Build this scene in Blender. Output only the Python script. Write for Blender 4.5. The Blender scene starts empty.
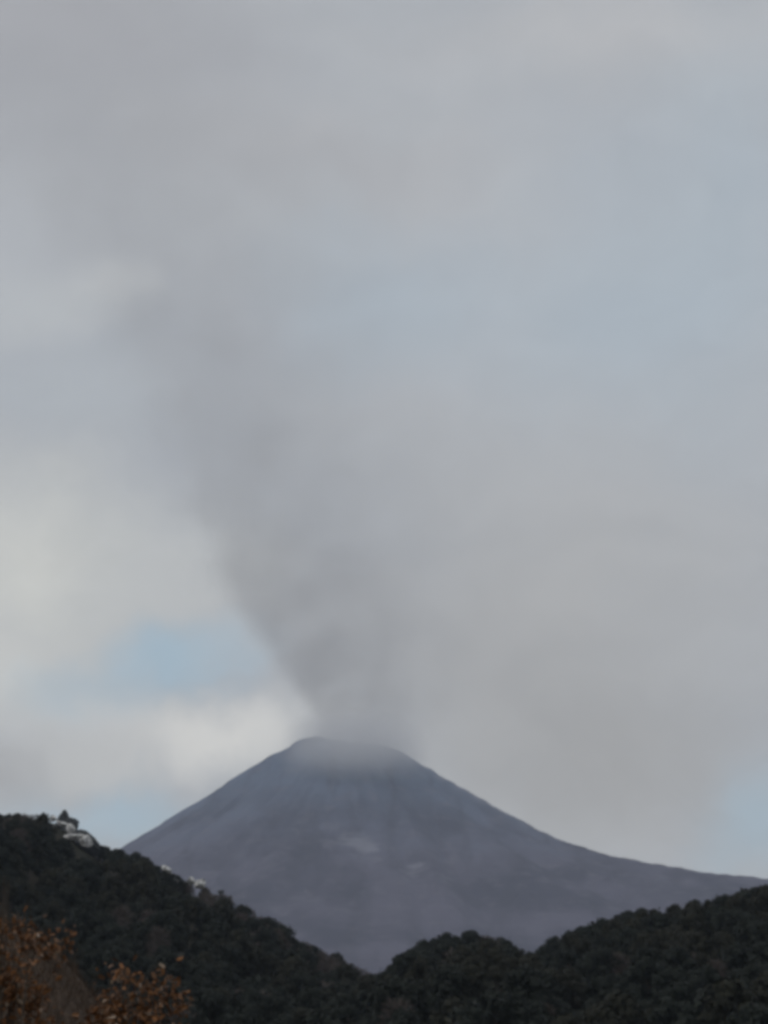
import bpy, bmesh, math, random
import numpy as np
from mathutils import Vector

random.seed(7)
RNG = np.random.default_rng(7)
scene = bpy.context.scene
COL = scene.collection

# ------------------------------------------------------------------ camera geometry
F = 2217.0                      # focal length in photo pixels (768 x 1024)
EYE = 1.7
PITCH = math.atan((1050 - 512) / F)
CP, SP = math.cos(PITCH), math.sin(PITCH)


def ray(px, py):
    a, b = (px - 384) / F, (512 - py) / F
    return Vector((a, CP - b * SP, SP + b * CP))


def at(px, py, Y):
    d = ray(px, py)
    k = Y / d.y
    return Vector((d.x * k, Y, EYE + d.z * k))


def project(x, y, z):
    """world -> pixel (numpy friendly)"""
    dz = z - EYE
    fw = y * CP + dz * SP
    up = -y * SP + dz * CP
    return 384 + F * x / fw, 512 - F * up / fw, fw


def lin(r, g, b):
    def f(c):
        c /= 255.0
        return c / 12.92 if c <= 0.04045 else ((c + 0.055) / 1.055) ** 2.4
    return (f(r), f(g), f(b))


# ------------------------------------------------------------------ numpy noise
_T = RNG.random((256, 256))


def vnoise(x, y):
    xi, yi = np.floor(x).astype(int), np.floor(y).astype(int)
    fx, fy = x - xi, y - yi
    fx, fy = fx * fx * (3 - 2 * fx), fy * fy * (3 - 2 * fy)
    a = _T[xi % 256, yi % 256]; b = _T[(xi + 1) % 256, yi % 256]
    c = _T[xi % 256, (yi + 1) % 256]; d = _T[(xi + 1) % 256, (yi + 1) % 256]
    return (a * (1 - fx) + b * fx) * (1 - fy) + (c * (1 - fx) + d * fx) * fy


def fbm(x, y, oct=5):
    s, a, t = 0.0, 1.0, 0.0
    for k in range(oct):
        s = s + a * (vnoise(x * 2 ** k + 17.3 * k, y * 2 ** k + 5.1 * k) - 0.5)
        t += a
        a *= 0.5
    return s / t * 2


# ------------------------------------------------------------------ object helpers
def mesh_obj(name, V, Fc, mat, parent=None, smooth=True):
    V = np.asarray(V, dtype=np.float32)
    Fc = np.asarray(Fc, dtype=np.int32)
    me = bpy.data.meshes.new(name)
    n, k = Fc.shape
    me.vertices.add(len(V)); me.vertices.foreach_set('co', V.ravel())
    me.loops.add(n * k); me.loops.foreach_set('vertex_index', Fc.ravel())
    me.polygons.add(n)
    me.polygons.foreach_set('loop_start', np.arange(0, n * k, k, dtype=np.int32))
    me.polygons.foreach_set('loop_total', np.full(n, k, dtype=np.int32))
    me.polygons.foreach_set('use_smooth', np.full(n, smooth))
    me.update(calc_edges=True)
    me.materials.append(mat)
    o = bpy.data.objects.new(name, me)
    COL.objects.link(o)
    if parent:
        o.parent = parent
    return o


def tag(o, label=None, cat=None, group=None, kind=None):
    for k, v in (('label', label), ('category', cat), ('group', group), ('kind', kind)):
        if v:
            o[k] = v
    return o


def empty(name, loc, rz=0.0, s=1.0):
    o = bpy.data.objects.new(name, None)
    o.empty_display_size = 0.5
    COL.objects.link(o)
    o.location = loc
    o.rotation_euler = (0, 0, rz)
    o.scale = (s, s, s)
    return o


def grid_faces(nu, nv, wrap=False):
    i = np.arange(nu if wrap else nu - 1)[:, None]
    j = np.arange(nv - 1)[None, :]
    i2 = (i + 1) % nu
    return np.stack([i * nv + j, i2 * nv + j, i2 * nv + j + 1, i * nv + j + 1], -1).reshape(-1, 4)


# ------------------------------------------------------------------ node helpers
class NT:
    def __init__(self, tree):
        self.t = tree
        tree.nodes.clear()

    def n(self, kind, **kw):
        nd = self.t.nodes.new(kind)
        for k, v in kw.items():
            setattr(nd, k, v)
        return nd

    def link(self, a, b):
        self.t.links.new(a, b)

    def put(self, sock, v):
        if isinstance(v, bpy.types.NodeSocket):
            self.link(v, sock)
        else:
            sock.default_value = v

    def m(self, op, a, b=0.0, c=None, clamp=False):
        nd = self.n('ShaderNodeMath', operation=op, use_clamp=clamp)
        self.put(nd.inputs[0], a); self.put(nd.inputs[1], b)
        if c is not None:
            self.put(nd.inputs[2], c)
        return nd.outputs[0]

    def vm(self, op, a, b=(0, 0, 0)):
        nd = self.n('ShaderNodeVectorMath', operation=op)
        self.put(nd.inputs[0], a); self.put(nd.inputs[1], b)
        return nd.outputs['Value'] if op in ('LENGTH', 'DOT_PRODUCT') else nd.outputs[0]

    def smooth(self, v, a, b, lo=0.0, hi=1.0):
        nd = self.n('ShaderNodeMapRange', interpolation_type='SMOOTHSTEP')
        self.put(nd.inputs['Value'], v)
        nd.inputs['From Min'].default_value = a; nd.inputs['From Max'].default_value = b
        nd.inputs['To Min'].default_value = lo; nd.inputs['To Max'].default_value = hi
        return nd.outputs[0]

    def noise(self, vec, scale, detail=4.0, rough=0.55, out='Fac', dist=0.0):
        nd = self.n('ShaderNodeTexNoise')
        self.put(nd.inputs['Vector'], vec)
        nd.inputs['Scale'].default_value = scale
        nd.inputs['Detail'].default_value = detail
        nd.inputs['Roughness'].default_value = rough
        nd.inputs['Distortion'].default_value = dist
        return nd.outputs[out]

    def mix(self, f, a, b):
        nd = self.n('ShaderNodeMix', data_type='RGBA')
        self.put(nd.inputs['Factor'], f)
        for s, v in ((nd.inputs[6], a), (nd.inputs[7], b)):
            self.put(s, v if isinstance(v, bpy.types.NodeSocket) else (*v[:3], 1))
        return nd.outputs[2]

    def curve(self, v, pts):
        """piecewise smooth function of v (0..1) with outputs 0..1"""
        nd = self.n('ShaderNodeFloatCurve')
        cu = nd.mapping.curves[0]
        while len(cu.points) < len(pts):
            cu.points.new(0.5, 0.5)
        for p, (x, y) in zip(cu.points, pts):
            p.location = (x, y)
            p.handle_type = 'AUTO_CLAMPED'
        nd.mapping.update()
        self.put(nd.inputs['Value'], v)
        return nd.outputs[0]


def material(name, build, rough=0.9, spec=0.2):
    m = bpy.data.materials.new(name)
    m.use_nodes = True
    t = NT(m.node_tree)
    out = t.n('ShaderNodeOutputMaterial')
    b = t.n('ShaderNodeBsdfPrincipled')
    b.inputs['Roughness'].default_value = rough
    b.inputs['Specular IOR Level'].default_value = spec
    t.link(b.outputs[0], out.inputs['Surface'])
    tc = t.n('ShaderNodeTexCoord')
    r = build(t, tc.outputs['Object'], b)
    if r is not None:
        t.put(b.inputs['Base Color'], r if isinstance(r, bpy.types.NodeSocket) else (*r, 1))
    return m


def bump(t, b, h, strength, dist):
    nd = t.n('ShaderNodeBump')
    nd.inputs['Strength'].default_value = strength
    nd.inputs['Distance'].default_value = dist
    t.link(h, nd.inputs['Height'])
    t.link(nd.outputs[0], b.inputs['Normal'])


# ------------------------------------------------------------------ camera
cam = bpy.data.cameras.new('camera')
cam.sensor_fit = 'VERTICAL'
cam.sensor_height = 24.0
cam.lens = 24.0 * F / 1024.0
cam.clip_start = 0.1
cam.clip_end = 60000.0
co = bpy.data.objects.new('camera', cam)
COL.objects.link(co)
co.location = (0, 0, EYE)
co.rotation_euler = (math.pi / 2 + PITCH, 0, 0)
scene.camera = co

# ------------------------------------------------------------------ world: clouded sky
SUN_EL, SUN_AZ = math.radians(40), math.radians(-118)        # azimuth measured from +Y towards +X
world = bpy.data.worlds.new('World')
scene.world = world
world.use_nodes = True
t = NT(world.node_tree)
wout = t.n('ShaderNodeOutputWorld')
bg = t.n('ShaderNodeBackground')
bg.inputs['Strength'].default_value = 0.1
t.link(bg.outputs[0], wout.inputs['Surface'])
sky = t.n('ShaderNodeTexSky', sky_type='NISHITA', sun_disc=False)
sky.sun_elevation = SUN_EL
sky.sun_rotation = SUN_AZ
sky.dust_density = 2.0
D = t.n('ShaderNodeTexCoord').outputs['Generated']
WARP = t.noise(D, 9.0, 6.0, 0.58, 'Color')
w1 = t.vm('MULTIPLY', t.vm('SUBTRACT', WARP, (0.5, 0.5, 0.5)), (0.115, 0.0, 0.085))
DW = t.vm('ADD', D, w1)
CLOUD_K = 12.2


def K(c, k=1.0):
    return tuple(v * CLOUD_K * k * w for v, w in zip(lin(*c), (1.07, 1.04, 0.98)))


# a closed deck of thin grey cloud, blue only where it opens
sky_blue = t.mix(0.80, sky.outputs[0], K((158, 178, 197)))
deck_n = t.noise(t.vm('MULTIPLY', DW, (1.0, 1.0, 1.7)), 4.5, 5.0, 0.5)
deck = t.mix(t.smooth(deck_n, 0.35, 0.68), K((164, 167, 172)), K((174, 176, 179)))
col = t.mix(0.94, sky_blue, deck)


def blob(col, px, py, rx, ry, c, a, soft=0.0):
    d = ray(px, py).normalized()
    v = t.vm('MULTIPLY', t.vm('SUBTRACT', DW, tuple(d)), (F / rx, 1.2, F / ry))
    f = t.smooth(t.vm('LENGTH', v), 1.0, soft)
    return t.mix(t.m('MULTIPLY', f, a), col, c)


BLOBS = [
    # blue openings
    (680, 300, 330, 210, 'blue', 0.34, 0.0),
    (380, 300, 190, 120, 'blue', 0.30, 0.0),
    (745, 120, 110, 160, 'blue', 0.15, 0.0),
    (60, 385, 170, 85, (172, 178, 182), 0.5, 0.0),
    (110, 815, 130, 55, 'blue', 0.70, 0.0),
    (785, 820, 115, 90, 'blue', 0.60, 0.0),
    (570, 640, 340, 290, (165, 164, 162), 0.8, 0.0),
    (610, 745, 240, 120, (154, 153, 151), 0.75, 0.0),
    # pale cloud, lower left
    (30, 290, 130, 60, (184, 187, 188), 0.7, 0.0),
    (50, 560, 270, 160, (204, 205, 200), 0.95, 0.0),
    (190, 590, 150, 110, (186, 188, 188), 0.7, 0.0),
    (30, 680, 180, 90, (204, 205, 202), 0.85, 0.0),
    (205, 665, 115, 58, 'blue', 0.85, 0.0),
    (120, 700, 120, 50, 'blue', 0.40, 0.0),
    (225, 738, 200, 56, (214, 214, 212), 0.95, 0.0),
    (90, 765, 130, 40, (196, 197, 196), 0.7, 0.0),
    (15, 785, 85, 55, (160, 160, 160), 0.8, 0.0),
    # dull veil over the upper left, paler bands top right
    (60, 60, 330, 190, (158, 158, 163), 0.8, 0.0),
    (95, 275, 60, 40, (196, 198, 198), 0.5, 0.0),
    (330, 160, 260, 60, (162, 161, 163), 0.5, 0.0),
    (600, 45, 330, 70, (181, 181, 183), 0.6, 0.0),
]
BLUE = t.mix(0.9, sky.outputs[0], K((158, 186, 205)))
for px, py, rx, ry, c, a, s in BLOBS:
    col = blob(col, px, py, rx, ry, BLUE if c == 'blue' else K(c), a, s)
# fine mottling and torn wisps in the cloud deck
wisp = t.noise(t.vm('MULTIPLY', DW, (1.0, 1.0, 1.9)), 16.0, 7.0, 0.62, dist=0.6)
gain = t.smooth(wisp, 0.25, 0.75, 0.955, 1.045)
vmul = t.n('ShaderNodeVectorMath', operation='SCALE')
t.link(col, vmul.inputs[0]); t.link(gain, vmul.inputs['Scale'])
t.link(vmul.outputs[0], bg.inputs['Color'])

sun = bpy.data.lights.new('sun', 'SUN')
sun.energy = 0.85
sun.angle = math.radians(14)
sun.color = (1.0, 0.95, 0.88)
so = bpy.data.objects.new('sun', sun)
COL.objects.link(so)
so.location = (0, 0, 50)
sd = Vector((math.sin(SUN_AZ) * math.cos(SUN_EL), math.cos(SUN_AZ) * math.cos(SUN_EL), math.sin(SUN_EL)))
so.rotation_euler = sd.to_track_quat('Z', 'Y').to_euler()

# ------------------------------------------------------------------ ground sheet
def ss(x, a, b):
    u = np.clip((x - a) / (b - a), 0, 1)
    return u * u * (3 - 2 * u)


def ground_z(x, y):
    d = np.sqrt(x * x + y * y)
    return -3.6 * ss(y, 4, 13) - 12 * ss(y, 16, 130) + 0.15 * fbm(x / 6, y / 6, 3) * ss(d, 2, 6) + 2.5 * fbm(x / 220 + 3, y / 220, 3) * ss(d, 60, 300)


def mat_ground(t, P, b):
    n1 = t.noise(P, 0.02, 6, 0.6)
    n2 = t.noise(P, 1.3, 6, 0.65)
    c = t.mix(t.smooth(n1, 0.4, 0.62), (0.060, 0.052, 0.030), (0.085, 0.062, 0.040))
    c = t.mix(t.smooth(n2, 0.5, 0.75), c, (0.040, 0.042, 0.022))
    bump(t, b, n2, 0.6, 0.1)
    return c


M_ground = material('rough_grass', mat_ground)
ax = np.concatenate([-np.geomspace(8800, 2, 70), [0], np.geomspace(2, 8800, 70)])
ay = np.concatenate([-np.geomspace(5800, 2, 40), [0], np.geomspace(2, 15500, 90)])
X, Y = np.meshgrid(ax, ay, indexing='ij')
o = mesh_obj('ground', np.stack([X, Y, ground_z(X, Y)], -1).reshape(-1, 3), grid_faces(len(ax), len(ay)), M_ground)
tag(o, 'rough brown grassland falling away below the wooded hills', 'ground', kind='structure')

# ------------------------------------------------------------------ volcano
VY = 10000.0
apex = at(352, 744, VY)
LEFT = [(306, 739), (296, 742), (289, 748), (270, 757), (240, 777), (200, 803), (160, 829), (130, 848), (90, 872), (30, 905), (-60, 945), (-190, 990), (-340, 1040)]
RIGHT = [(392, 750), (405, 756), (430, 771), (450, 784), (470, 795), (500, 813), (520, 824), (545, 838), (570, 849), (600, 860), (650, 870), (700, 878), (770, 886), (860, 905), (960, 940), (1080, 1000), (1200, 1045)]


def prof(pts, sign):
    P = [at(px, py, VY) for px, py in pts]
    r = np.array([sign * (p.x - apex.x) for p in P]); z = np.array([p.z for p in P])
    return r, z


rl, zl = prof(LEFT, -1)
rr, zr = prof(RIGHT, 1)
# towards the viewer the flank runs straight down to the plain
rf = np.array([200, 330, 700, 1200, 1800, 2500, 3300]); zf = np.array([zl[0] - 42, zl[0] - 105, zl[0] - 330, 735, 440, 190, -30.0])
na, nr = 420, 220
th = np.linspace(0, 2 * np.pi, na, endpoint=False)[:, None]
rad = np.concatenate([np.linspace(0, 200, 18, endpoint=False), np.linspace(200, 1800, 140, endpoint=False), np.linspace(1800, 4200, 62)])[None, :]
wr = np.clip(np.cos(th), 0, 1) ** 1.7
wl = np.clip(-np.cos(th), 0, 1) ** 1.3
wf = 1 - np.clip(wr + wl, 0, 1)
Z = wl * np.interp(rad, rl, zl) + wr * np.interp(rad, rr, zr) + wf * np.interp(rad, rf, zf)
Z = np.where(rad > rl[-1], np.minimum(Z, wl * -30 + wr * np.interp(rad, rr, zr) + wf * np.interp(rad, rf, zf)), Z)
crater = ss(rad, 200, 60)
Z = Z - 95 * crater * np.ones_like(th)
Z = Z + (11 * fbm(np.cos(th) * 4 + 31, np.sin(th) * 4 + 9, 4) + 6 * fbm(np.cos(th) * 13, np.sin(th) * 13 + 5, 3)) * ss(rad, 120, 190) * ss(rad, 420, 230)
ca, sa = np.cos(th), np.sin(th)
lx, ly = rad * ca, rad * sa
fade = ss(rad, 230, 700)
gul = 1 - np.abs(fbm(ca * 7 + 4 + rad / 2600, sa * 7 + rad / 2600, 4)) * 2.2
Z = Z + fade * (34 * (gul - 0.6) * (0.35 + 0.65 * ss(rad, 500, 1500))) + 9 * fbm(lx / 160, ly / 160, 5) * ss(rad, 150, 500) + 7 * fbm(lx / 45 + 9, ly / 45, 4) * ss(rad, 100, 300)
# side-on spur lines: subdued right at the skyline so the photographed outline stays
Z = Z - 70 * ss(rad, 3300, 4200)
VV = np.stack([lx + 0 * Z, ly + 0 * Z, Z], -1).reshape(-1, 3)


FR = at(468, 801, VY)            # and beside the ridge below the summit
FL = at(370, 870, VY)            # pale snow streaks seen on the near flank


def mat_volcano(t, P, b):
    sp = t.n('ShaderNodeSeparateXYZ'); t.link(P, sp.inputs[0])
    n1 = t.noise(P, 0.0022, 6, 0.6)
    n2 = t.noise(P, 0.013, 6, 0.62)
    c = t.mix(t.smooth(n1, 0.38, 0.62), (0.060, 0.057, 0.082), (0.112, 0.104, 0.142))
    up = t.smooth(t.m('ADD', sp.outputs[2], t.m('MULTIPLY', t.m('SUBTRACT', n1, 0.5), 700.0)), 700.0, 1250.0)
    c = t.mix(t.m('MULTIPLY', up, 0.7), c, (0.125, 0.170, 0.245))  # blue haze painted into the base colour, stronger up the cone
    c = t.mix(t.m('MULTIPLY', t.smooth(n2, 0.5, 0.72), 0.6), c, (0.160, 0.150, 0.185))
    # lava flow tongues: long streaks running downslope
    st = t.noise(t.vm('MULTIPLY', P, (0.010, 0.0016, 0.0016)), 1.0, 5, 0.6)
    c = t.mix(t.m('MULTIPLY', t.smooth(st, 0.52, 0.66), 0.45), c, (0.050, 0.048, 0.066))

    def patch(cx, cz, rx, rz, tilt, lo, hi, sc, slope=-0.34):
        dx = t.m('SUBTRACT', sp.outputs[0], cx); dz = t.m('SUBTRACT', sp.outputs[2], cz)
        u = t.m('DIVIDE', t.m('ADD', dx, t.m('MULTIPLY', dz, tilt)), rx)
        w = t.m('DIVIDE', t.m('SUBTRACT', dz, t.m('MULTIPLY', dx, slope)), rz)
        d = t.m('SQRT', t.m('ADD', t.m('MULTIPLY', u, u), t.m('MULTIPLY', w, w)))
        n = t.noise(t.vm('MULTIPLY', P, (0.7, 1.0, 1.8)), sc, 5, 0.6)
        return t.smooth(t.m('SUBTRACT', n, t.m('MULTIPLY', d, 0.22)), lo, hi)
    snow = t.m('MAXIMUM', patch(FL.x - apex.x, FL.z, 300, 70, 0.2, 0.33, 0.55, 0.010, -0.42), patch(FR.x - apex.x, FR.z, 300, 26, 0.0, 0.26, 0.50, 0.014, -0.6))
    c = t.mix(t.m('MULTIPLY', snow, 0.42), c, (0.32, 0.32, 0.37))
    bump(t, b, n2, 0.8, 14)
    return c


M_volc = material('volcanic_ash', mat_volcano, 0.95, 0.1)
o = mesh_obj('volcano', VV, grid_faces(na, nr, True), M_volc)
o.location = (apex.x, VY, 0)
tag(o, 'dark grey ash cone of the smoking volcano beyond the wooded hills', 'volcano', kind='structure')

# ------------------------------------------------------------------ ash plume (participating media in shaped closed volumes)
PXM = VY / (F * CP) * 1.02      # metres per photo pixel at the volcano
PH = 4200.0 
cr = Vector((apex.x, VY, apex.z - 60))


def volume_material(name, build, color, aniso):
    m = bpy.data.materials.new(name)
    m.use_nodes = True
    t = NT(m.node_tree)
    out = t.n('ShaderNodeOutputMaterial')
    pv = t.n('ShaderNodeVolumePrincipled')
    pv.inputs['Color'].default_value = (*color, 1)
    pv.inputs['Anisotropy'].default_value = aniso
    t.link(pv.outputs[0], out.inputs['Volume'])
    P = t.n('ShaderNodeTexCoord').outputs['Object']
    t.put(pv.inputs['Density'], build(t, P))
    return m


# column: (pixel row, left edge, densest line, right edge)
COLUMN = [(764, 308, 352, 404), (735, 306, 348, 470), (700, 288, 338, 540), (650, 250, 314, 580), (600, 212, 288, 600),
          (550, 192, 270, 610), (500, 170, 252, 610), (430, 138, 230, 600), (360, 92, 204, 580), (280, 35, 178, 550),
          (200, -35, 152, 530), (110, -130, 124, 520), (20, -230, 92, 520), (-90, -340, 60, 530)]


def column_data():
    rows = []
    for py, l, c, r in COLUMN:
        a, b_, c_ = at(l, py, VY), at(c, py, VY), at(r, py, VY)
        rows.append((b_.z - cr.z, b_.x - cr.x, b_.x - a.x, c_.x - b_.x))
    return rows


rows = column_data()
z0, z1 = rows[0][0], rows[-1][0]
XR = 2600.0


def mat_column(t, P):
    sp = t.n('ShaderNodeSeparateXYZ'); t.link(P, sp.inputs[0])
    tt = t.m('DIVIDE', t.m('SUBTRACT', sp.outputs[2], z0), z1 - z0, clamp=True)
    T = [(r[0] - z0) / (z1 - z0) for r in rows]
    cx = t.m('MULTIPLY', t.m('SUBTRACT', t.curve(tt, [(a, r[1] / XR + 0.5) for a, r in zip(T, rows)]), 0.5), XR)
    wl = t.m('MULTIPLY', t.curve(tt, [(a, r[2] / XR) for a, r in zip(T, rows)]), XR)
    wrr = t.m('MULTIPLY', t.curve(tt, [(a, r[3] / XR) for a, r in zip(T, rows)]), XR)
    # billowing: displace the lookup with turbulence that grows with height
    wv = t.vm('SUBTRACT', t.noise(P, 0.0032, 4, 0.55, 'Color'), (0.5, 0.5, 0.5))
    amp = t.m('ADD', 90.0, t.m('MULTIPLY', t.smooth(tt, 0.0, 0.6), 1050.0))
    sw = t.n('ShaderNodeSeparateXYZ'); t.link(wv, sw.inputs[0])
    dx = t.m('ADD', t.m('SUBTRACT', sp.outputs[0], cx), t.m('MULTIPLY', sw.outputs[0], amp))
    dy = t.m('ADD', sp.outputs[1], t.m('MULTIPLY', sw.outputs[1], amp))
    side = t.m('GREATER_THAN', dx, 0.0)
    w = t.m('ADD', t.m('MULTIPLY', wl, t.m('SUBTRACT', 1.0, side)), t.m('MULTIPLY', wrr, side))
    dep = t.m('ADD', t.m('MULTIPLY', wl, 0.85), t.m('MULTIPLY', wrr, 0.25))
    u = t.m('DIVIDE', dx, w); v = t.m('DIVIDE', dy, dep)
    r = t.m('SQRT', t.m('ADD', t.m('MULTIPLY', u, u), t.m('MULTIPLY', v, v)))
    lft = t.smooth(u, 0.0, -0.6)
    body = t.m('ADD', t.m('MULTIPLY', t.m('POWER', t.smooth(r, 1.0, 0.0), 1.8), t.m('SUBTRACT', 1.0, lft)), t.m('MULTIPLY', t.smooth(r, 1.0, 0.32), lft))
    n = t.smooth(t.noise(P, 0.0042, 5, 0.6), 0.28, 0.72, 0.35, 1.65)
    fall = t.curve(tt, [(0, 0.7), (0.03, 1.1), (0.07, 1.0), (0.16, 0.60), (0.3, 0.36), (0.5, 0.19), (0.75, 0.10), (1.0, 0.06)])
    # at the vent the cloud thins out into the crater
    return t.m('MULTIPLY', t.m('MULTIPLY', body, n), t.m('MULTIPLY', fall, PLUME_D))


PLUME_D = 0.0025
M_col = volume_material('ash_smoke', mat_column, (0.715, 0.69, 0.665), 0.3)
plume = empty('ash_plume', cr)
tag(plume, 'tall grey ash plume rising from the volcano crater and leaning as it spreads', 'smoke plume')
ns = 40
RZ = np.array(rows)
zz = np.linspace(z0 - 25, z1, 34)
ph = np.linspace(0, 2 * np.pi, ns, endpoint=False)
ringv = []
for z in zz:
    cx_, a_, b_ = (np.interp(z, RZ[:, 0], RZ[:, k]) for k in (1, 2, 3))
    ex = 35 + 360 * ss(z, z0, z0 + 0.8 * (z1 - z0))
    wob = 1 + 0.05 * np.sin(3 * ph + z / 240) + 0.04 * np.sin(5 * ph - z / 170)
    c, s = np.cos(ph), np.sin(ph)
    xr = np.where(c > 0, b_ + ex, a_ + ex)
    ringv.append(np.stack([cx_ + xr * c * wob, (0.5 * (a_ + b_) + ex) * s * wob, np.full(ns, z)], -1))
V = np.stack(ringv, 1).reshape(-1, 3)         # (ns, nz)
fc = [list(q) for q in grid_faces(ns, len(zz), True)]
nv = len(V)
V = np.vstack([V, [[np.interp(zz[0], RZ[:, 0], RZ[:, 1]), 0, zz[0] - 1], [np.interp(zz[-1], RZ[:, 0], RZ[:, 1]), 0, zz[-1] + 60]]])
for i in range(ns):
    j = (i + 1) % ns
    fc.append([nv, j * len(zz), i * len(zz), i * len(zz)])
    fc.append([nv + 1, i * len(zz) + len(zz) - 1, j * len(zz) + len(zz) - 1, j * len(zz) + len(zz) - 1])


def poly_obj(name, V, faces, mat, parent=None):
    me = bpy.data.meshes.new(name)
    me.from_pydata([tuple(map(float, v)) for v in V], [], [tuple(dict.fromkeys(int(i) for i in f)) for f in faces])
    bm = bmesh.new()
    bm.from_mesh(me)
    bmesh.ops.recalc_face_normals(bm, faces=bm.faces)
    bm.to_mesh(me)
    bm.free()
    me.update()
    me.materials.append(mat)
    o = bpy.data.objects.new(name, me)
    COL.objects.link(o)
    o.parent = parent
    return o


poly_obj('column', V, fc, M_col, plume)

# ash spilling over the rim round the foot of the column
VC = at(356, 763, VY) - cr
VC.y -= 360
VR = Vector((385, 520, 235))


def mat_spill(t, P):
    wv = t.vm('MULTIPLY', t.vm('SUBTRACT', t.noise(P, 0.006, 3, 0.5, 'Color'), (0.5, 0.5, 0.5)), (220, 170, 110))
    q = t.vm('DIVIDE', t.vm('SUBTRACT', t.vm('ADD', P, wv), tuple(VC)), tuple(VR))
    return t.m('MULTIPLY', t.smooth(t.vm('LENGTH', q), 1.0, 0.1), SPILL_D)


SPILL_D = 0.0060
M_spill = volume_material('thin_ash', mat_spill, (0.93, 0.93, 0.935), 0.2)


def puff(name, VC, VR, mat):
    nu, nw = 40, 24
    uu = np.linspace(0, 2 * np.pi, nu, endpoint=False)[:, None]
    ww = np.linspace(0.03, np.pi - 0.03, nw)[None, :]
    k = 1.14 + 0.05 * np.sin(3 * uu + 2 * ww) + 0.04 * np.sin(5 * uu - 3 * ww)
    V = np.stack([VC.x + VR.x * k * np.cos(uu) * np.sin(ww), VC.y + VR.y * k * np.sin(uu) * np.sin(ww), VC.z + VR.z * k * np.cos(ww) + 0 * uu], -1).reshape(-1, 3)
    fc = [list(q) for q in grid_faces(nu, nw, True)]
    fc.append([i * nw for i in range(nu)]); fc.append([i * nw + nw - 1 for i in reversed(range(nu))])
    poly_obj(name, V, fc, mat, plume)


puff('spill', VC, VR, M_spill)

# ------------------------------------------------------------------ air
HZ_D = 3.8e-5
mh = bpy.data.materials.new('air')
mh.use_nodes = True
t = NT(mh.node_tree)
out = t.n('ShaderNodeOutputMaterial')
pv = t.n('ShaderNodeVolumePrincipled')
pv.inputs['Color'].default_value = (0.73, 0.83, 1.0, 1)
pv.inputs['Density'].default_value = HZ_D
pv.inputs['Anisotropy'].default_value = 0.2
t.link(pv.outputs[0], out.inputs['Volume'])
bx = np.array([(x, y, z) for x in (-9000, 9000) for y in (-6000, 15700) for z in (-120, 5400)], float)
o = poly_obj('haze', bx, [(0, 1, 3, 2), (4, 6, 7, 5), (0, 4, 5, 1), (2, 3, 7, 6), (0, 2, 6, 4), (1, 5, 7, 3)], mh)
tag(o, 'thin blue grey haze filling the air in front of the volcano', 'haze', kind='stuff')

# ------------------------------------------------------------------ wooded hills
TREE_H = 12.0
L_SIL = [(-420, 900), (-300, 868), (-180, 838), (-90, 822), (0, 815), (35, 814), (52, 816), (62, 816), (72, 824), (85, 836), (100, 848), (112, 850), (122, 850), (135, 855), (160, 866),
         (180, 877), (205, 886), (232, 892), (245, 903), (270, 916), (300, 935), (322, 950), (340, 955), (355, 965), (375, 975), (400, 990), (450, 1020), (520, 1060)]
R_SIL = [(330, 1000), (360, 980), (380, 970), (400, 958), (425, 942), (445, 933), (465, 928), (482, 931), (500, 939), (515, 950), (528, 952), (545, 946), (560, 936), (572, 928), (588, 922),
         (605, 921), (625, 913), (645, 911), (665, 908), (690, 901), (705, 896), (720, 900), (735, 896), (755, 888), (790, 878), (860, 862), (960, 850), (1100, 856)]


def ridge_fn(sil, y0, bare=()):
    P = [at(px, py, y0) for px, py in sil]
    xs = np.array([p.x for p in P])
    off = np.array([next((h for a, b, h in bare if a < px < b), TREE_H) for px, _ in sil])
    zs = np.array([p.z for p in P]) - off
    return lambda x: np.interp(x, xs, zs)


BASE = -22.0
LY, RY = 1000.0, 820.0
lf, rf_ = ridge_fn(L_SIL, LY, [(44, 105, 2.5), (150, 235, 7.0)]), ridge_fn(R_SIL, RY)


def hill_z(f, y0, wf, wb):
    def z(x, y):
        s = (y - y0)
        k = np.where(s < 0, 1 + s / wf, 1 - s / wb)
        k = np.clip(k, -0.3, 1)
        k = np.where(k > 0.9, k - 0.5 * (k - 0.9) ** 2, k)      # rounded crest
        n = 5.0 * fbm(x / 70 + y0, y / 70, 4) * np.clip(-s / 150, 0, 1)
        return BASE + (f(x * (1 if True else 1)) - BASE) * k + n
    return z


lz, rz_ = hill_z(lf, LY, 660, 700), hill_z(rf_, RY, 520, 600)


def mat_floor(t, P, b):
    n1 = t.noise(P, 0.05, 5, 0.6)
    c = t.mix(t.smooth(n1, 0.4, 0.65), (0.024, 0.024, 0.015), (0.045, 0.036, 0.024))
    return c


M_floor = material('forest_floor', mat_floor)


def hill(name, z, x0, x1, y0, y1, label):
    ux, uy = np.linspace(x0, x1, 160), np.linspace(y0, y1, 120)
    X, Y = np.meshgrid(ux, uy, indexing='ij')
    o = mesh_obj(name, np.stack([X, Y, z(X, Y)], -1).reshape(-1, 3), grid_faces(160, 120), M_floor)
    tag(o, label, 'hill', kind='structure')


hill('wooded_hill', lz, -420, 75, 330, 1700, 'steep dark wooded hill with pale rocks along its crest, sloping down to the right')
hill('wooded_hill', rz_, -40, 330, 300, 1400, 'dark wooded hill rising from a round knoll towards the right')


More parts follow.
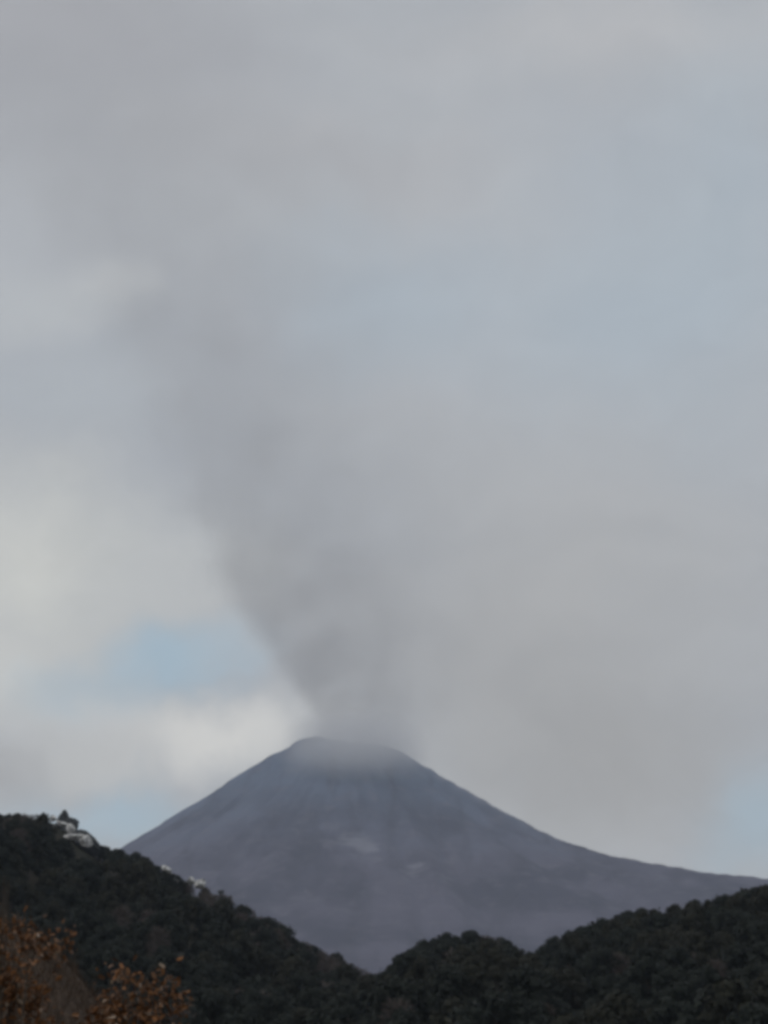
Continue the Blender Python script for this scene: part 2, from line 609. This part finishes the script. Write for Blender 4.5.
# ------------------------------------------------------------------ hillside trees
def mat_leaf(c1, c2, rough=0.7):
    def f(t, P, b):
        oi = t.n('ShaderNodeObjectInfo').outputs['Random']
        n = t.noise(P, 0.55, 3, 0.6)
        g = t.n('ShaderNodeNewGeometry').outputs['Random Per Island']
        c = t.mix(t.smooth(t.m('ADD', t.m('MULTIPLY', n, 0.85), t.m('MULTIPLY', g, 0.15)), 0.3, 0.75), c1, c2)
        return t.mix(t.m('MULTIPLY', oi, 0.5), c, tuple(v * 0.62 for v in c2))
    return material('leaves', f, rough, 0.15)


M_leafs = {'ever': mat_leaf((0.011, 0.015, 0.012), (0.024, 0.029, 0.022)),
           'olive': mat_leaf((0.015, 0.017, 0.011), (0.031, 0.031, 0.021)),
           'bare': mat_leaf((0.065, 0.054, 0.049), (0.115, 0.097, 0.088))}
M_bark = material('bark', lambda t, P, b: t.mix(t.smooth(t.noise(P, 1.5, 5, 0.6), 0.4, 0.6), (0.045, 0.036, 0.030), (0.09, 0.075, 0.062)))


def tube(pts, radii, n=6):
    """tapered tube, returns verts, quad faces"""
    pts = [Vector(p) for p in pts]
    V, Fq = [], []
    for i, p in enumerate(pts):
        d = (pts[min(i + 1, len(pts) - 1)] - pts[max(i - 1, 0)]).normalized()
        a = d.orthogonal().normalized(); b = d.cross(a)
        for j in range(n):
            w = 2 * math.pi * j / n
            V.append(p + (a * math.cos(w) + b * math.sin(w)) * radii[i])
    for i in range(len(pts) - 1):
        for j in range(n):
            k = (j + 1) % n
            Fq.append((i * n + j, i * n + k, (i + 1) * n + k, (i + 1) * n + j))
    return [tuple(v) for v in V], Fq


class MB:
    def __init__(self):
        self.V, self.F = [], []

    def add(self, V, Fq):
        k = len(self.V)
        self.V += V
        self.F += [tuple(i + k for i in f) for f in Fq]


def tree_proto(kind, seed, quads):
    r = np.random.default_rng(seed)
    H = r.uniform(9.5, 11.5)
    W = r.uniform(3.6, 4.6)
    trunk = MB()
    lean = r.normal(0, 0.35, 2)
    top = Vector((lean[0], lean[1], H * 0.62))
    trunk.add(*tube([(0, 0, -0.8), (0.1 * lean[0], 0.1 * lean[1], H * 0.12), (0.6 * lean[0], 0.6 * lean[1], H * 0.38), top], [0.34, 0.25, 0.17, 0.08]))
    lobes = []
    nl = 11 if kind != 'bare' else 13
    for i in range(nl):
        a = i * 2.399 + r.uniform(-0.5, 0.5)
        q = (i + 0.5) / nl
        h = H * (0.40 + 0.48 * q)
        rr_ = W * 0.62 * math.sqrt(max(0.05, 1 - (q * 1.02) ** 2)) * r.uniform(0.75, 1.1)
        c = np.array([math.cos(a) * rr_ + lean[0], math.sin(a) * rr_ + lean[1], h])
        lobes.append((c, W * r.uniform(0.30, 0.46)))
        st = Vector((0.55 * lean[0], 0.55 * lean[1], H * (0.28 + 0.3 * q)))
        md = (st + Vector(c)) / 2 + Vector((0, 0, -0.15))
        trunk.add(*tube([st, md, c], [0.11, 0.07, 0.025], 5))
    lobes.append((np.array([lean[0], lean[1], H * 0.88]), W * 0.36))
    Vs, nq = [], quads
    wts = np.array([l[1] ** 2 for l in lobes]); wts /= wts.sum()
    pick = r.choice(len(lobes), nq, p=wts)
    C = np.array([l[0] for l in lobes])[pick]; R = np.array([l[1] for l in lobes])[pick]
    d = r.normal(size=(nq, 3)); d /= np.linalg.norm(d, axis=1, keepdims=True)
    d[:, 2] = np.where((d[:, 2] < -0.3) & (r.random(nq) < 0.6), -d[:, 2], d[:, 2])
    rad_ = R * (0.55 + 0.5 * r.random(nq)) * (1 + 0.12 * r.normal(size=nq))
    P = C + d * rad_[:, None] * np.array([1, 1, 0.85])
    P[:, 2] = np.maximum(P[:, 2], H * 0.22)
    nrm = d + r.normal(0, 0.28, (nq, 3)); nrm /= np.linalg.norm(nrm, axis=1, keepdims=True)
    a = np.cross(nrm, r.normal(size=(nq, 3))); a /= np.linalg.norm(a, axis=1, keepdims=True)
    b = np.cross(nrm, a)
    sc = (1400 / quads) ** 0.5
    if kind == 'bare':
        a = d * 0.7 + a * 0.5
        la, lb = 0.75 * r.uniform(0.6, 1.3, (nq, 1)), 0.055 * sc * r.uniform(0.7, 1.4, (nq, 1))
    else:
        la, lb = 0.34 * sc * r.uniform(0.6, 1.35, (nq, 1)), 0.26 * sc * r.uniform(0.6, 1.35, (nq, 1))
    V = np.stack([P - a * la - b * lb * 0.4, P + b * lb - a * la * 0.1, P + a * la + b * lb * 0.3, P - b * lb + a * la * 0.15], 1)
    return trunk, V.reshape(-1, 3), H


SPEC = [('ever', 1), ('ever', 2), ('ever', 3), ('olive', 4), ('olive', 5), ('bare', 6), ('bare', 7), ('ever', 8)]
KINDNAME = {'ever': 'evergreen_tree', 'olive': 'broadleaf_tree', 'bare': 'bare_tree'}
protos, low = [], []
for kind, sd_ in SPEC:
    tr, V, H = tree_proto(kind, sd_, 1500 if kind != 'bare' else 1300)
    tm = mesh_obj('trunk', tr.V, tr.F, M_bark).data
    cm = mesh_obj('crown', V, np.arange(len(V)).reshape(-1, 4), M_leafs[kind], smooth=False).data
    protos.append((kind, tm, cm, H))
    _, V2, _ = tree_proto(kind, sd_, 380)
    low.append(V2)
for o in list(COL.objects):
    if o.name.startswith(('trunk', 'crown')) and o.parent is None:
        bpy.data.objects.remove(o)

# where trees stand
cand = []
r = np.random.default_rng(11)


def scatter(f, x0, x1, y0, y1, step, hillid, other):
    xs = np.arange(x0, x1, step); ys = np.arange(y0, y1, step)
    X, Y = np.meshgrid(xs, ys, indexing='ij')
    X = X + r.uniform(-0.42, 0.42, X.shape) * step; Y = Y + r.uniform(-0.42, 0.42, X.shape) * step
    Zg = f(X, Y)
    px, py, fw = project(X, Y, Zg + TREE_H)
    ok = (px > -330) & (px < 1090) & (py < 1085) & (Zg > other(X, Y) - 2)
    for x, y, z, a in zip(X[ok], Y[ok], Zg[ok], px[ok]):
        cand.append((float(x), float(y), float(z), float(a), hillid))


scatter(lz, -330, 70, 420, 1040, 9.6, 'L', lambda x, y: np.where(x > -40, rz_(x, y), -99) * (y > 300))
scatter(rz_, -35, 270, 380, 860, 9.6, 'R', lambda x, y: np.where(x < 75, lz(x, y), -99))

BARE_ZONE = lambda px, hid: (hid == 'L' and ((185 < px < 375) or px < 48))
ROCK_PX = [(50, 96, 840), (150, 232, 840)]     # kept open for the pale outcrops, near the crest only
trees = []
for x, y, z, px, hid in cand:
    if hid == 'L' and any(a < px < b for a, b, _ in ROCK_PX[:1]) and y > 930:
        continue
    if hid == 'L' and ROCK_PX[1][0] < px < ROCK_PX[1][1] and y > 945 and y < 1000:
        continue
    near_ridge = y > (LY if hid == 'L' else RY) - 130
    if BARE_ZONE(px, hid) and near_ridge:
        p = r.choice([5, 6, 0, 3], p=[0.33, 0.33, 0.17, 0.17])
    else:
        zone = float(fbm(np.array([x / 45 + 7]), np.array([y / 70]), 3)[0])
        p = r.choice([3, 4, 0]) if zone > 0.16 else r.choice([0, 1, 2, 7, 0, 1, 2, 7, 3, 5])
    s = float(np.clip(r.normal(1.22, 0.3), 0.7, 1.9)) * (0.85 if p in (5, 6) else 1)
    hh = protos[p][3] * 0.96
    sil = np.interp(px, [q[0] for q in (L_SIL if hid == 'L' else R_SIL)], [q[1] for q in (L_SIL if hid == 'L' else R_SIL)])
    drop = r.uniform(-3.5, 5.0)
    if hid == 'L' and 44 < px < 100 and y > 890:
        drop = r.uniform(19, 26)
    if hid == 'L' and 150 < px < 206 and y < 975:
        drop = r.uniform(12, 18)
    elif hid == 'L' and 150 < px < 240:
        drop = r.uniform(0, 5)
    room = at(px, sil + drop, y).z - z
    s = min(s, room / hh)
    if s < 0.15:
        continue
    s = max(s, 0.4)
    trees.append([x, y, z - 0.3, int(p), s, r.uniform(0, 6.28), hid])
# visibility: near to far against a skyline buffer
trees.sort(key=lambda q: q[1])
buf = np.full(768, 1024.0)
score = []
for q in trees:
    x, y, z, p, s = q[:5]
    px, py, fw = project(x, y, z + protos[p][3] * s * 0.93)
    hw = 3.8 * s * F / fw
    c0, c1 = int(max(0, px - hw)), int(min(768, px + hw))
    vis = 0.0
    if c1 > c0:
        cc = np.arange(c0, c1)
        topy = py + 0.5 * hw * ((cc - px) / hw) ** 2
        vis = np.clip(buf[c0:c1] - topy, 0, 3 * hw).sum()
        buf[c0:c1] = np.minimum(buf[c0:c1], topy)
    score.append(vis)
order = np.argsort(-np.array(score))
single = set(int(i) for i in order[:300] if score[i] > 12)

LAB = {('ever', 'L'): 'dark evergreen tree with dense rounded crown on the steep rocky-crested hill',
       ('ever', 'R'): 'dark evergreen tree with dense rounded crown on the hill with the round knoll',
       ('olive', 'L'): 'dull olive green broadleaf tree on the steep rocky-crested hill',
       ('olive', 'R'): 'dull olive green broadleaf tree on the hill with the round knoll',
       ('bare', 'L'): 'leafless brownish tree with fine twigs on the steep rocky-crested hill',
       ('bare', 'R'): 'leafless brownish tree with fine twigs on the hill with the round knoll'}
GRP = {k: v.replace(' tree', ' trees', 1) for k, v in LAB.items()}
rest = {'L': {}, 'R': {}}
for i, (x, y, z, p, s, a, hid) in enumerate(trees):
    kind, tm, cm, H = protos[p]
    if i in single:
        e = empty(KINDNAME[kind], (x, y, z), a, s)
        tag(e, LAB[(kind, hid)], 'tree', GRP[(kind, hid)])
        for nm, me in (('trunk', tm), ('crown', cm)):
            c = bpy.data.objects.new(nm, me)
            COL.objects.link(c)
            c.parent = e
    else:
        rest[hid].setdefault(kind, []).append((x, y, z, p, s, a))
for hid, kinds in rest.items():
    for kind, lst in kinds.items():
        Vs = []
        for x, y, z, p, s, a in lst:
            V = low[p] * s
            ca_, sa_ = math.cos(a), math.sin(a)
            Vs.append(np.stack([V[:, 0] * ca_ - V[:, 1] * sa_ + x, V[:, 0] * sa_ + V[:, 1] * ca_ + y, V[:, 2] + z], -1))
        V = np.concatenate(Vs)
        o = mesh_obj('woodland', V, np.arange(len(V)).reshape(-1, 4), M_leafs[kind], smooth=False)
        tag(o, {'ever': 'dark evergreen', 'olive': 'dull olive green', 'bare': 'leafless brown'}[kind] + ' woodland massed over the ' +
            {'L': 'steep rocky-crested hill', 'R': 'hill with the round knoll'}[hid], 'woodland', kind='stuff')
print('TREES', len(trees), 'single', len(single))

# ------------------------------------------------------------------ pale rock outcrops on the crest
def mat_rock(t, P, b):
    n1 = t.noise(P, 0.32, 5, 0.6, dist=0.4)
    n2 = t.noise(P, 2.2, 5, 0.6)
    c = t.mix(t.smooth(n2, 0.35, 0.65), (0.035, 0.040, 0.044), (0.075, 0.080, 0.085))
    c = t.mix(t.smooth(n1, 0.60, 0.66), c, (0.52, 0.51, 0.48))
    bump(t, b, n2, 0.7, 0.3)
    return c


M_rock = material('pale_rock', mat_rock, 0.9, 0.2)
M_rock2 = material('white_rock', lambda t, P, b: t.mix(t.smooth(t.noise(P, 0.9, 4, 0.6), 0.42, 0.55), (0.20, 0.20, 0.20), (0.74, 0.74, 0.73)), 0.9, 0.2)


def rock(px, py, wpx, hpx, Yd, tilt, seed, label, mat, sharp=1.0):
    p = at(px, py, Yd)
    m = Yd / F
    rr_ = np.random.default_rng(seed)
    n1, n2 = 40, 26
    u = np.linspace(0, 2 * np.pi, n1, endpoint=False)[:, None]; w = np.linspace(0.02, np.pi - 0.02, n2)[None, :]
    d = np.stack([np.cos(u) * np.sin(w), np.sin(u) * np.sin(w), np.cos(w) + 0 * u], -1)
    k = np.ones(d.shape[:2])
    for i in range(16):       # facets: cut by random planes
        nrm = rr_.normal(size=3); nrm /= np.linalg.norm(nrm)
        h = rr_.uniform(0.55, 0.95)
        dot = d @ nrm
        k = np.where(dot > 1e-3, np.minimum(k, h / np.maximum(dot, 1e-3)), k)
    k = k * (1 + 0.10 * sharp * fbm(u * 2.5 + seed, w * 4 + 0 * u, 4))
    S = np.array([wpx * m * 0.55, wpx * m * 0.5, hpx * m * 0.62])
    V = (d * k[..., None] * S).reshape(-1, 3)
    ct, st = math.cos(tilt), math.sin(tilt)
    V = np.stack([V[:, 0] * ct + V[:, 2] * st, V[:, 1], -V[:, 0] * st + V[:, 2] * ct], -1)
    fcs = [list(q) for q in grid_faces(n1, n2, True)] + [[i * n2 for i in range(n1)], [i * n2 + n2 - 1 for i in reversed(range(n1))]]
    o = poly_obj('rock_outcrop', V, fcs, mat)
    o.location = p
    tag(o, label, 'rock')
    return o


rock(63, 822, 11, 21, 985, 0.35, 3, 'pointed dark grey crag standing highest on the crest of the steep wooded hill', M_rock, 2.2)
rock(70, 829, 20, 17, 984, 0.7, 17, 'squat grey rock leaning against the pointed crag', M_rock, 2.0)
rock(87, 843, 40, 16, 982, 0.66, 15, 'long dark grey ridge of rock running down from the pointed crag', M_rock, 1.8)
rock(53, 819, 9, 6, 970, 0.6, 5, 'small pale boulder beside the pointed crag on the hill crest', M_rock2, 2)
rock(62, 824, 12, 5, 968, 0.3, 8, 'thin pale ledge across the foot of the pointed crag', M_rock2, 2)
rock(71, 829, 11, 8, 962, 0.6, 12, 'roundish pale rock just below the pointed crag', M_rock2, 2)
rock(75, 837, 22, 7, 958, -0.1, 14, 'broad whitish rock slab sloping below the pointed crag', M_rock2, 2)
rock(85, 842, 16, 10, 955, 0.7, 21, 'lowest whitish rock of the row descending from the pointed crag', M_rock2, 2)
rock(167, 870, 12, 5, 965, 0.6, 25, 'lone bright slanting rock between trees on the crest, highest of the small rocks', M_rock2)
rock(191, 881, 11, 7, 960, 0.3, 31, 'whitish rock beside the bright triangular rock on the hill crest', M_rock2)
rock(200, 884, 11, 10, 957, 0.6, 36, 'bright triangular rock in the middle of the hill crest', M_rock2)
rock(177, 881, 8, 4, 960, 0.4, 38, 'dull grey rock between the lone slanting rock and the triangular rock', M_rock)
rock(221, 893, 7, 6, 955, 0.3, 41, 'small dull pale rock lowest along the crest, between bare trees', M_rock)

# ------------------------------------------------------------------ brown scrub slope, near left
SY = 210.0
S_SIL = [(-500, 880), (-200, 880), (-60, 893), (0, 905), (30, 915), (55, 932), (80, 958), (105, 990), (125, 1020), (150, 1060), (190, 1120)]
sP = [at(px, py, SY) for px, py in S_SIL]
sx, sz = np.array([p.x for p in sP]), np.array([p.z for p in sP]) - 1.6


def slope_z(x, y):
    s = y - SY
    k = np.where(s < 0, 1 + s / 130, 1 - s / 120)
    k = np.clip(k, -0.2, 1)
    return -18 + (np.interp(x, sx, sz) + 18) * k + 0.6 * fbm(x / 9, y / 9, 4)


def mat_bracken(t, P, b):
    n = t.noise(P, 0.9, 5, 0.6)
    return t.mix(t.smooth(n, 0.35, 0.65), (0.048, 0.032, 0.021), (0.090, 0.060, 0.040))


M_brack = material('dry_bracken', mat_bracken)
ux, uy = np.linspace(-90, -12, 100), np.linspace(70, 330, 110)
X, Y = np.meshgrid(ux, uy, indexing='ij')
o = mesh_obj('hillside', np.stack([X, Y, slope_z(X, Y)], -1).reshape(-1, 3), grid_faces(100, 110), M_brack)
tag(o, 'brown scrubby slope behind the russet-leaved trees', 'slope', kind='structure')
# scrub stems: thin upright blades
r = np.random.default_rng(5)
n = 60000
x = r.uniform(-62, -14, n); y = r.uniform(120, 235, n); z = slope_z(x, y)
px, py, fw = project(x, y, z)
ok = (px > -300) & (py < 1080)
x, y, z = x[ok], y[ok], z[ok]
n = len(x)
h = r.gamma(3.0, 0.24, n) * (0.5 + 0.9 * vnoise(x / 5 + 50, y / 5 + 50))
a = r.uniform(0, 6.28, n); w_ = r.uniform(0.015, 0.05, n)
lx_, ly_ = r.normal(0, 0.35, n) * h, r.normal(0, 0.35, n) * h
dx, dy = np.cos(a) * w_, np.sin(a) * w_
V = np.stack([np.stack([x - dx, y - dy, z - 0.1], -1), np.stack([x + dx, y + dy, z - 0.1], -1),
              np.stack([x + dx * 0.4 + lx_, y + dy * 0.4 + ly_, z + h], -1), np.stack([x - dx * 0.4 + lx_, y - dy * 0.4 + ly_, z + h], -1)], 1).reshape(-1, 3)
o = mesh_obj('undergrowth', V, np.arange(4 * n).reshape(-1, 4), M_brack, smooth=False)
tag(o, 'dry brown bracken and scrub covering the near slope', 'undergrowth', kind='stuff')

# ------------------------------------------------------------------ russet trees close by
def mat_russet(t, P, b):
    g = t.n('ShaderNodeNewGeometry')
    rnd = g.outputs['Random Per Island']
    c = t.mix(t.smooth(rnd, 0.0, 0.8), (0.066, 0.027, 0.009), (0.215, 0.092, 0.032))
    c = t.mix(t.smooth(rnd, 0.92, 0.965), c, (0.42, 0.33, 0.25))        # a few leaves painted pale as sky highlights
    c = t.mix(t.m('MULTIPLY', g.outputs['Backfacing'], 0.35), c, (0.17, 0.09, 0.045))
    return c


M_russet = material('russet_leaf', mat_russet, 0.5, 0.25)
LEAF = np.array([(0, 0), (0.20, 0.10), (0.30, 0.30), (0.22, 0.42), (0.34, 0.60), (0.20, 0.72), (0.16, 0.92), (0, 1.0)])


def leaf_cloud(centres, count, size, seed, spread):
    """lobed oak leaves, each two folded halves of a fan, round the twig ends"""
    r = np.random.default_rng(seed)
    V, Fq = [], []
    C = np.array(centres)
    for i in range(count):
        c = C[r.integers(len(C))]
        p = c + r.normal(0, spread, 3) * np.array([1, 1, 1.15])
        d = r.normal(size=3) + np.array([0, 0, -0.5]); d /= np.linalg.norm(d)
        s = np.cross(d, r.normal(size=3)); s /= np.linalg.norm(s)
        nn = np.cross(d, s)
        L = size * r.uniform(0.6, 1.3)
        fold = r.uniform(0.15, 0.6); curl = r.uniform(-0.35, 0.35)
        k = len(V)
        mid = [0, 0.3, 0.6, 1.0]
        # midrib verts then left / right outline (quads along the rib)
        ribs = [(0.0, 0.03), (0.22, 0.26), (0.38, 0.17), (0.60, 0.30), (0.78, 0.16), (1.0, 0.02)]
        for tt_, hw in ribs:
            z_ = curl * tt_ * tt_
            for sg in (-1, 0, 1):
                V.append(p + d * L * tt_ + s * L * hw * sg + nn * L * (z_ + abs(sg) * hw * fold))
        for q in range(len(ribs) - 1):
            b0 = k + 3 * q
            Fq.append((b0, b0 + 1, b0 + 4, b0 + 3)); Fq.append((b0 + 1, b0 + 2, b0 + 5, b0 + 4))
    return np.array(V), np.array(Fq)


def near_tree(base_px, Yd, tips, label, seed, nleaf):
    r = np.random.default_rng(seed)
    bx_ = (base_px - 384) / F * Yd
    gz = float(ground_z(np.array([bx_]), np.array([Yd]))[0])
    base = Vector((bx_, Yd, gz))
    root = empty('oak_tree', base)
    tag(root, label, 'tree')
    wood = MB()
    fork = Vector((r.normal(0, 0.05), r.normal(0, 0.05), -gz * 0.45))
    wood.add(*tube([(0, 0, -0.3), (0.02, 0, 0.4), fork * 0.6, fork], [0.10, 0.075, 0.06, 0.05], 10))
    cents = []
    for (px, py, dy) in tips:
        tip = at(px, py + 5, Yd + dy) - base
        mid = fork.lerp(tip, 0.55) + Vector(r.normal(0, 0.09, 3))
        wood.add(*tube([fork - Vector((0, 0, 0.1)), fork.lerp(mid, 0.5) + Vector(r.normal(0, 0.04, 3)), mid, mid.lerp(tip, 0.6) + Vector(r.normal(0, 0.03, 3)), tip], [0.030, 0.022, 0.015, 0.008, 0.003], 7))
        for q in range(6):
            st = mid.lerp(tip, r.uniform(0.2, 1.0))
            e = st + Vector(r.normal(0, 0.075, 3)) + Vector((0, 0, 0.02))
            wood.add(*tube([st, st.lerp(e, 0.5) + Vector(r.normal(0, 0.012, 3)), e], [0.005, 0.0035, 0.0015], 5))
            cents.append(np.array(e)); cents.append(np.array(st.lerp(e, 0.6)))
    mesh_obj('trunk', wood.V, wood.F, M_bark, root)
    V, Fq = leaf_cloud(cents, nleaf, 0.040, seed, 0.045)
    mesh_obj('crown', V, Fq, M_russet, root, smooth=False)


def off_tips(x0, x1, y0, y1, n, seed):
    r = np.random.default_rng(seed)
    return [(r.uniform(x0, x1), r.uniform(y0, y1), r.uniform(-0.7, 0.9)) for _ in range(n)]


near_tree(-40, 14.0, [(22, 934, 0), (14, 945, 0.1), (32, 945, -0.1), (25, 952, 0), (20, 962, 0), (35, 938, 0.1), (8, 975, 0), (20, 990, 0.1), (14, 1008, 0), (30, 1020, 0.1), (4, 872, 0.1), (9, 876, 0), (0, 884, 0), (6, 880, -0.1), (-8, 868, 0), (-12, 872, 0), (-25, 900, 0.2), (10, 1000, 0), (28, 1012, 0.1), (2, 985, -0.2), (38, 1030, 0)] + off_tips(-190, -25, 860, 1010, 16, 2) + off_tips(-180, 25, 1030, 1250, 26, 3),
          'russet-leaved tree with the taller sparse crown, reaching above the brown slope', 4, 16000)
near_tree(128, 13.0, [(112, 966, 0), (124, 964, 0), (136, 966, 0.1), (147, 972, 0), (130, 978, 0), (118, 984, 0.1), (142, 990, 0), (104, 998, 0), (122, 1004, 0), (140, 1006, 0.1), (158, 1010, 0), (98, 1012, 0), (166, 1002, 0), (174, 1012, 0.1), (182, 1010, 0), (92, 1010, 0), (86, 1018, 0.1), (105, 985, 0), (128, 990, -0.1), (146, 985, 0.1), (112, 1008, 0), (150, 1012, 0.1), (168, 1020, 0), (92, 1022, 0), (130, 1020, 0.2), (178, 1016, 0.1)] + off_tips(70, 200, 1035, 1250, 30, 6),
          'russet-leaved tree with the lower bushy crown, in front of the dark wooded hill', 9, 17000)

# ------------------------------------------------------------------ render settings
scene.view_settings.view_transform = 'Standard'
scene.view_settings.look = 'None'
scene.view_settings.exposure = 0.0
scene.view_settings.gamma = 1.0
scene.view_settings.use_curve_mapping = False
scene.render.engine = 'CYCLES'
cy = scene.cycles
cy.volume_bounces = 6
cy.max_bounces = 8
cy.diffuse_bounces = 2
cy.volume_step_rate = 1.0
cy.volume_max_steps = 256
cy.use_denoising = True
cy.pixel_filter_type = 'BLACKMAN_HARRIS'
cy.filter_width = 3.9
